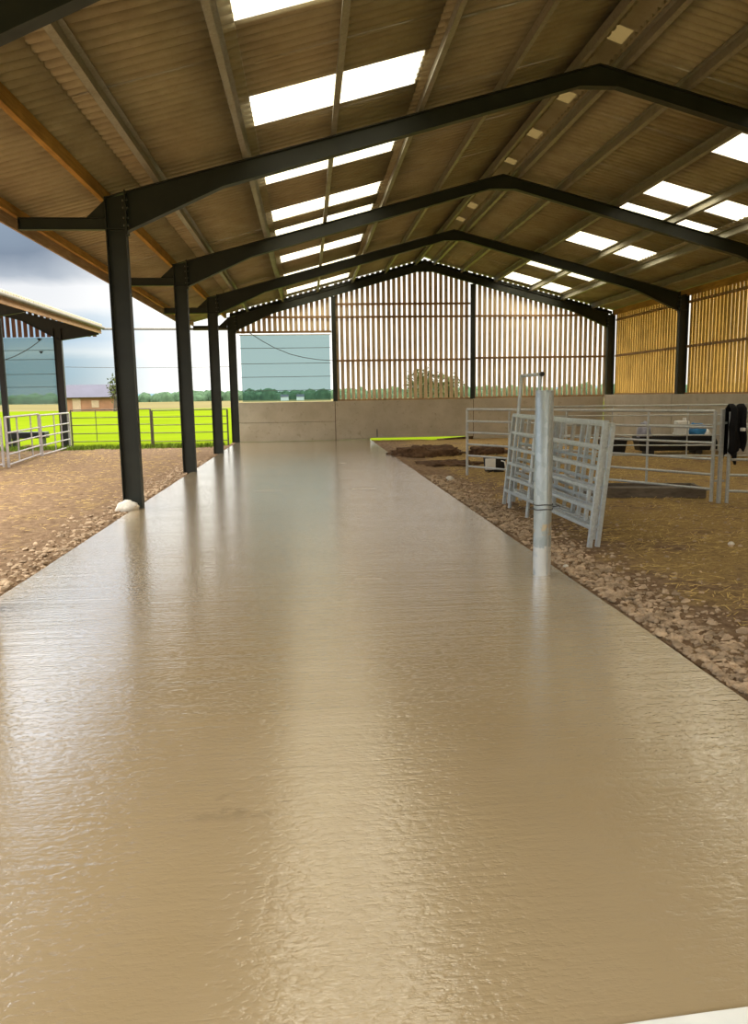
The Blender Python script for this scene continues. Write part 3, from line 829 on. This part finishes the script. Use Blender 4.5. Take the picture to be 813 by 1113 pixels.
for yy in (0, -6.9):
    mb = MB(); mb.box((-.11, yy-.075, -.1), (-.098, yy+.075, 3.95)); mb.box((.13, yy-.075, -.1), (.142, yy+.075, 3.95)); mb.box((-.1, yy-.005, -.1), (.13, yy+.005, 3.95))
    mb.build('column', M['shed_steel'], sh)
    top = [(-6.85, sz(-6.85)-.2), (-8.1, sz(-8.1)-.2), (SRX, sz(SRX)-.2)]; bot = [(-6.85, sz(-6.85)-.30), (-8.1, 3.55), (-9.3, sz(-9.3)-.48), (SRX, sz(SRX)-.48)]
    mb = MB(); mb.girder([(x+8.2, z) for x, z in top], [(x+8.2, z) for x, z in bot], .12)
    mb.v = [(x, y+yy, z) for x, y, z in mb.v]; mb.build('rafter', M['shed_steel'], sh)
mb = MB(); mb.box((-1.93, -.06, -.1), (-1.75, .06, 4.3)); mb.build('gable_post', M['shed_steel'], sh)
mb = MB(); x = -13.0
while x < -6.95:
    w = .12; mb.hexa([(x+8.2, .12, 3.68), (x+w+8.2, .12, 3.68), (x+w+8.2, .14, 3.68), (x+8.2, .14, 3.68), (x+8.2, .12, max(3.7, sz(x)-.06)), (x+w+8.2, .12, max(3.7, sz(x+w)-.06)), (x+w+8.2, .14, max(3.7, sz(x+w)-.06)), (x+8.2, .14, max(3.7, sz(x)-.06))]); x += .185
mb.build('slatted_boarding', M['board_shed'], sh)
mb = MB(); mb.add([(-1.74, .05, 1.48), (-.12, .05, 1.46), (-.12, .05, 3.66), (-1.74, .05, 3.66)], [(0,1,2,3)])
sn = mb.build('windbreak_net', M['net_shed'], sh)
mb = MB(); mb.add([(-4.0, .05, 1.48), (-1.95, .05, 1.46), (-1.95, .05, 3.66), (-4.0, .05, 3.66)], [(0,1,2,3)]); mb.build('windbreak_net', M['net_shed'], sh)
for z in (2.05, 2.47, 2.95, 3.25): MB().box((-1.76, .035, z-.009), (-.1, .045, z+.009)).build('strap', M['strap'], sn)
MB().tube(sag((-1.76, .03, 2.95), (-.5, .03, 3.62), .08), .014, 6).build('cable', M['wire'], sn, smooth=True)
for x, z in ((-.60, 3.60), (-.56, 3.18)): MB().add([(x-.07, .02, z+.04), (x+.07, .02, z+.04), (x, .02, z-.05), (x-.07, .045, z+.04), (x+.07, .045, z+.04), (x, .045, z-.05)], [(0,2,1), (3,4,5), (0,1,4,3), (1,2,5,4), (2,0,3,5)]).build('hanger', M['black'], sn)
o = MB().tube([(-6.75, 27.2, 3.93), (-2.66, 27.7, 3.93)], .035, 8).build('tie_bar', M['gutter'], smooth=True); tag(o, 'grey tie bar joining the eaves of shed and barn', 'tie bar')
o = MB().tube(sag((-8.05, 27.2, 2.70), (-2.68, 27.7, 2.66), .03), .008, 6).build('wire', M['wire'], smooth=True); tag(o, 'thin wire stretched from the shed post to the barn corner column', 'wire')

# gates by the shed
G2 = 'pale yard gates by the shed'
barred('yard_gate', 'long pale barred gate slanting from left edge to the shed corner post', 'gate', (-7.12, 19.1, 0), (-7.62, 22.9, 0), 1.2, [.10, .34, .60, .85, 1.22], (.30, .72), M['gate_grey'], G2, (0,0,0), .022, .02, .06, .035)
barred('yard_gate', 'pale barred gate continuing the slanting run, ending at the shed corner post', 'gate', (-7.64, 23.05, 0), (-7.93, 26.75, 0), 1.2, [.06, .32, .58, .84, 1.18], (.45, .7), M['gate_grey'], G2, (0,0,0), .022, .02, .04, .04)
g = barred('yard_gate', 'pale gate with a slanting brace at the extreme left edge', 'gate', (-9.8, 18.2, 0), (-7.2, 19.0, 0), 1.2, [.12, .56, 1.22], (.8,), M['gate_grey'], G2, (0,0,0), .024, .02, .06, .032)
MB().tube([(1.9, .58, .56), (2.35, .72, 1.22)], .02, 8).build('brace', M['gate_grey'], g, smooth=True)
# field fence
G3 = 'dark rails along the grass field'
barred('field_gate', 'dark five-bar gate against the bright grass, beside the shed post', 'gate', (-7.72, 26.3, 0), (-5.15, 26.2, 0), 1.28, [.24, .50, .78, 1.02, 1.27], (.31,), M['gate_dark'], G3, (0,0,0), .014, .012, .24, .028)
barred('field_gate', 'dark five-bar gate against the bright grass, behind the nearest barn columns', 'gate', (-5.10, 26.2, 0), (-2.66, 26.2, 0), 1.28, [.2, .48, .74, 1.0, 1.22], (.5,), M['gate_dark'], G3, (0,0,0), .014, .012, .2, .028)
# trough in the field behind the shed
ft = thing('field_trough', 'dark trough on legs standing on the grass behind the slanting gate', 'trough', (-9.75, 28.2, 0))
MB().box((-.6, -.25, .30), (.62, .25, .52)).build('basin', M['black'], ft, bevel=.02)
for x in (-.45, .45): MB().box((x-.06, -.2, -.05), (x+.06, .2, .31)).build('leg', M['black'], ft)
blob('manure_heap', 'low dark heap on the grass below the field trough', 'heap', (-9.2, 26.9, -.03), (.55, .35, .16), M['heap'], 44, 0, 3, .3, 2.2)
def verge():
    rr = random.Random(3); mb = MB()
    for i in range(9000):
        x = rr.uniform(-12, -2.75); y = rr.gauss(26.35, .35)
        if y < 25.5 or fbm(x, y, 1.6, 2, 7) < -.25: continue
        if not (y < 26.9): continue
        h = rr.uniform(.05, .20); a = rr.uniform(0, 6.3); w = .012; l = rr.uniform(.02, .08)
        s = Vector((math.cos(a)*w, math.sin(a)*w, 0)); d = Vector((-math.sin(a)*l, math.cos(a)*l, h)); p = Vector((x, y, -.03))
        mb.add([p-s, p+s, p+d*.6+s*.6, p+d*.6-s*.6, p+d+Vector((l*.3, 0, 0))], [(0,1,2,3), (3,2,4)])
    o = mb.build('verge_grass', M['grass']); tag(o, 'rough green grass along the foot of the dark field gates', 'grass', None, 'stuff')
verge()
# ------------------------------------------------------------------ far country
fb = thing('farm_building', 'low far brick building with a purple-grey roof across the field', 'building', (-30.5, 116, 0))
MB().box((-3.4, -3, -.1), (4.6, 3, 2.05)).build('wall', M['brick'], fb)
mb = MB(); mb.prism_x([(-3.5, 1.95), (3.5, 1.95), (0, 3.75)], -3.8, 4.9); mb.build('roof', M['slate'], fb)
MB().box((.3, -3.06, .5), (1.3, -2.98, 1.5)).build('window', M['tan_wall'], fb)
MB().box((-2.3, -3.06, 0), (-1.2, -2.98, 1.8)).build('door', M['tan_wall'], fb)
def tree(label, loc, h, w, seed, m, group, nl=1400):
    t = thing('tree', label, 'tree', loc, 0, group)
    tk = MB().tube([(0,0,-.1), (.03*h, 0, h*.35), (0, .02*h, h*.7)], [.05*h, .035*h, .015*h], 8)
    rr = random.Random(seed)
    for k in range(6):
        a = rr.uniform(0, 6.3); tk.tube([(0,0,h*.35), (math.cos(a)*w*.3, math.sin(a)*w*.3, h*rr.uniform(.55, .8))], [.02*h, .006*h], 6)
    tk.build('trunk', M['bark'], t, smooth=True)
    mb = MB()
    for k in range(nl):
        u = Vector((rr.gauss(0,1), rr.gauss(0,1), rr.gauss(0,1))).normalized()*rr.random()**.45
        u *= 1 + .5*noise.noise(u*2.5 + Vector((seed, 0, 0)))
        p = Vector((u.x*w/2, u.y*w/2, h*.64 + u.z*h*.36)); s = h*.03
        a = Vector((rr.gauss(0,1), rr.gauss(0,1), rr.gauss(0,1))).normalized()*s; b = Vector((rr.gauss(0,1), rr.gauss(0,1), rr.gauss(0,1))).normalized()*s
        mb.add([p-a, p+b, p+a, p-b], [(0,1,2,3)])
    mb.build('foliage', m, t)
tree('lone far tree just left of the nearest column, beyond the brick building', (-26.1, 109, 0), 4.9, 1.7, 3, M['leaf2'], 'trees across the field', 260)
tree('bushy tree seen dimly through the middle slats of the gable', (9.3, 62, 0), 3.6, 3.2, 5, M['leaf2'], 'trees across the field')
tree('smaller bushy tree seen through the slats, right of the bushier one', (11.6, 64, 0), 3.2, 2.4, 9, M['leaf2'], 'trees across the field')
def hedge():
    rr = random.Random(11); mb = MB()
    for i in range(900):
        x = rr.uniform(-420, 260); y = 415 + rr.uniform(-12, 25); r = rr.uniform(2.0, 4.6)
        hh = r*rr.uniform(.7, 1.15)
        n = 6; vs = []; fs = []
        for j in range(4):
            v = j/3; ring = math.cos(v*1.35)*r
            for k in range(n):
                a = 2*PI*k/n + rr.uniform(-.3, .3)
                vs.append((x + math.cos(a)*ring*rr.uniform(.85, 1.15), y + math.sin(a)*ring, -.1 + hh*1.25*math.sin(v*1.57)*rr.uniform(.9, 1.1)))
        for j in range(3):
            for k in range(n): fs.append((j*n+k, j*n+(k+1) % n, (j+1)*n+(k+1) % n, (j+1)*n+k))
        fs.append(tuple(range(3*n, 4*n))); mb.add(vs, fs)
    o = mb.build('hedgerow', M['leaf'], smooth=True, angle=180); tag(o, 'distant dark green line of trees and hedges on the horizon', 'hedgerow', None, 'stuff')
hedge()
def hills():
    mb = MB(); n = 160
    for i in range(n+1):
        x = -1500 + 2700*i/n; z = 7 + 5*noise.noise(Vector((x*.004, 2, 0))) + 1.5*noise.noise(Vector((x*.02, 5, 0)))
        mb.v += [(x, 690, -1), (x, 900, z), (x, 1300, z*.6)]
    for i in range(n):
        for k in range(2): mb.f.append((i*3+k, (i+1)*3+k, (i+1)*3+k+1, i*3+k+1))
    struct(mb.build('hills', M['hill'], smooth=True))
hills()
for x, y, z in ((-9.5, 330, 0), (-3.0, 335, 0)):
    o = thing('farmhouse', 'tiny white far house seen through the teal net, ' + ('left one' if x < -5 else 'right one'), 'building', (x, y, z), 0, 'far white houses')
    MB().box((-1.6, -1, -.1), (1.6, 1, 1.7)).build('wall', M['white'], o)
    MB().prism_x([(-1.2, 1.6), (1.2, 1.6), (0, 2.5)], -1.7, 1.7).build('roof', M['slate'], o)

# ------------------------------------------------------------------ sky
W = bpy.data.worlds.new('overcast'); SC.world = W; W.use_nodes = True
t = NT.__new__(NT); t.t = W.node_tree; t.n = t.t.nodes; t.tc = None
bg = t.n['Background']; tc = t.node('ShaderNodeTexCoord'); gen = tc.outputs['Generated']
sp = t.node('ShaderNodeSeparateXYZ'); t.link(gen, sp.inputs[0]); X, Y, Z = sp.outputs
mp = t.node('ShaderNodeMapping'); mp.inputs['Scale'].default_value = (3, 3, 9); t.link(gen, mp.inputs[0])
n1 = t.noise(1.6, 5, .55, mp.outputs[0], .3)
mp2 = t.node('ShaderNodeMapping'); mp2.inputs['Scale'].default_value = (2, 2, 5); mp2.inputs['Location'].default_value = (3, 1, 2); t.link(gen, mp2.inputs[0])
n2 = t.noise(1.2, 4, .5, mp2.outputs[0])
zz = t.math('ADD', Z, t.math('MULTIPLY', t.math('SUBTRACT', n1, .5), .045))
low = t.ramp(t.math('MULTIPLY', zz, 4), [(0, (.42, .53, .57)), (.10, (.38, .54, .62)), (.17, (.42, .58, .67)), (.22, (.68, .78, .82)), (.29, (.40, .58, .75)), (.36, (.48, .63, .76)), (.42, (.90, .92, .94)), (.50, (.88, .90, .93)), (.56, (.46, .52, .60)), (.66, (.24, .30, .39)), (.80, (.30, .38, .48)), (1, (.45, .56, .70))])
def sstep(v, a, b):
    m = t.node('ShaderNodeMapRange', interpolation_type='SMOOTHSTEP'); t.link(v, m.inputs[0])
    m.inputs[1].default_value = a; m.inputs[2].default_value = b; return m.outputs[0]
def scale(c, k):
    m = t.node('ShaderNodeVectorMath', operation='SCALE'); 
    if isinstance(c, tuple): m.inputs[0].default_value = c
    else: t.link(c, m.inputs[0])
    if isinstance(k, (int, float)): m.inputs['Scale'].default_value = k
    else: t.link(k, m.inputs['Scale'])
    return m.outputs[0]
def lerp(f, a, b):
    m = t.node('ShaderNodeMix', data_type='VECTOR'); t.link(f, m.inputs[0])
    for v, i in ((a, 4), (b, 5)):
        if isinstance(v, tuple): m.inputs[i].default_value = v
        else: t.link(v, m.inputs[i])
    return m.outputs[1]
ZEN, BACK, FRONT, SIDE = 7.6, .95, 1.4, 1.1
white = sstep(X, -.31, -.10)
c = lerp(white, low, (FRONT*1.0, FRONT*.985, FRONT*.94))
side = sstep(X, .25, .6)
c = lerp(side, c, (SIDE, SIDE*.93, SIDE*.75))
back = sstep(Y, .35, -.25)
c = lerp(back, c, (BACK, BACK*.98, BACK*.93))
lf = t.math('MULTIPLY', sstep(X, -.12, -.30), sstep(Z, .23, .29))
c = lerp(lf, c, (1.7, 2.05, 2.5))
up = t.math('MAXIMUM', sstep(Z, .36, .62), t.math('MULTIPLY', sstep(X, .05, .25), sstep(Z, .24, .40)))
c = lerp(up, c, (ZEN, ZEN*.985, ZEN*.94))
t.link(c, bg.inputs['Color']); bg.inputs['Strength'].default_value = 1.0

# ------------------------------------------------------------------ camera
def cam():
    f, pitch, yaw, roll = 843.9, math.radians(8.5522), math.radians(4.7139), math.radians(-.919)
    F = Vector((math.sin(yaw)*math.cos(pitch), math.cos(yaw)*math.cos(pitch), -math.sin(pitch)))
    R = F.cross(Vector((0,0,1))).normalized(); U = R.cross(F)
    R2 = R*math.cos(roll) + U*math.sin(roll); U2 = U*math.cos(roll) - R*math.sin(roll)
    cd = bpy.data.cameras.new('camera'); o = bpy.data.objects.new('camera', cd); COL.objects.link(o)
    m = Matrix.Identity(4)
    for i in range(3): m[i][0], m[i][1], m[i][2] = R2[i], U2[i], -F[i]
    m.translation = Vector((0, 0, 1.6)); o.matrix_world = m
    cd.sensor_fit = 'VERTICAL'; cd.sensor_height = 36; cd.lens = 36*f/1113; cd.clip_start = .05; cd.clip_end = 3000
    SC.camera = o
cam()
vs = SC.view_settings; vs.view_transform = 'Standard'; vs.look = 'None'; vs.gamma = 1; vs.use_curve_mapping = False; vs.exposure = 0.0
try:
    cy = SC.cycles; cy.max_bounces = 8; cy.diffuse_bounces = 5; cy.glossy_bounces = 3; cy.transparent_max_bounces = 12; cy.sample_clamp_indirect = 6
    cy.use_denoising = True; cy.caustics_reflective = False; cy.caustics_refractive = False
    W.cycles.sampling_method = 'MANUAL'; W.cycles.sample_map_resolution = 512
except Exception: pass
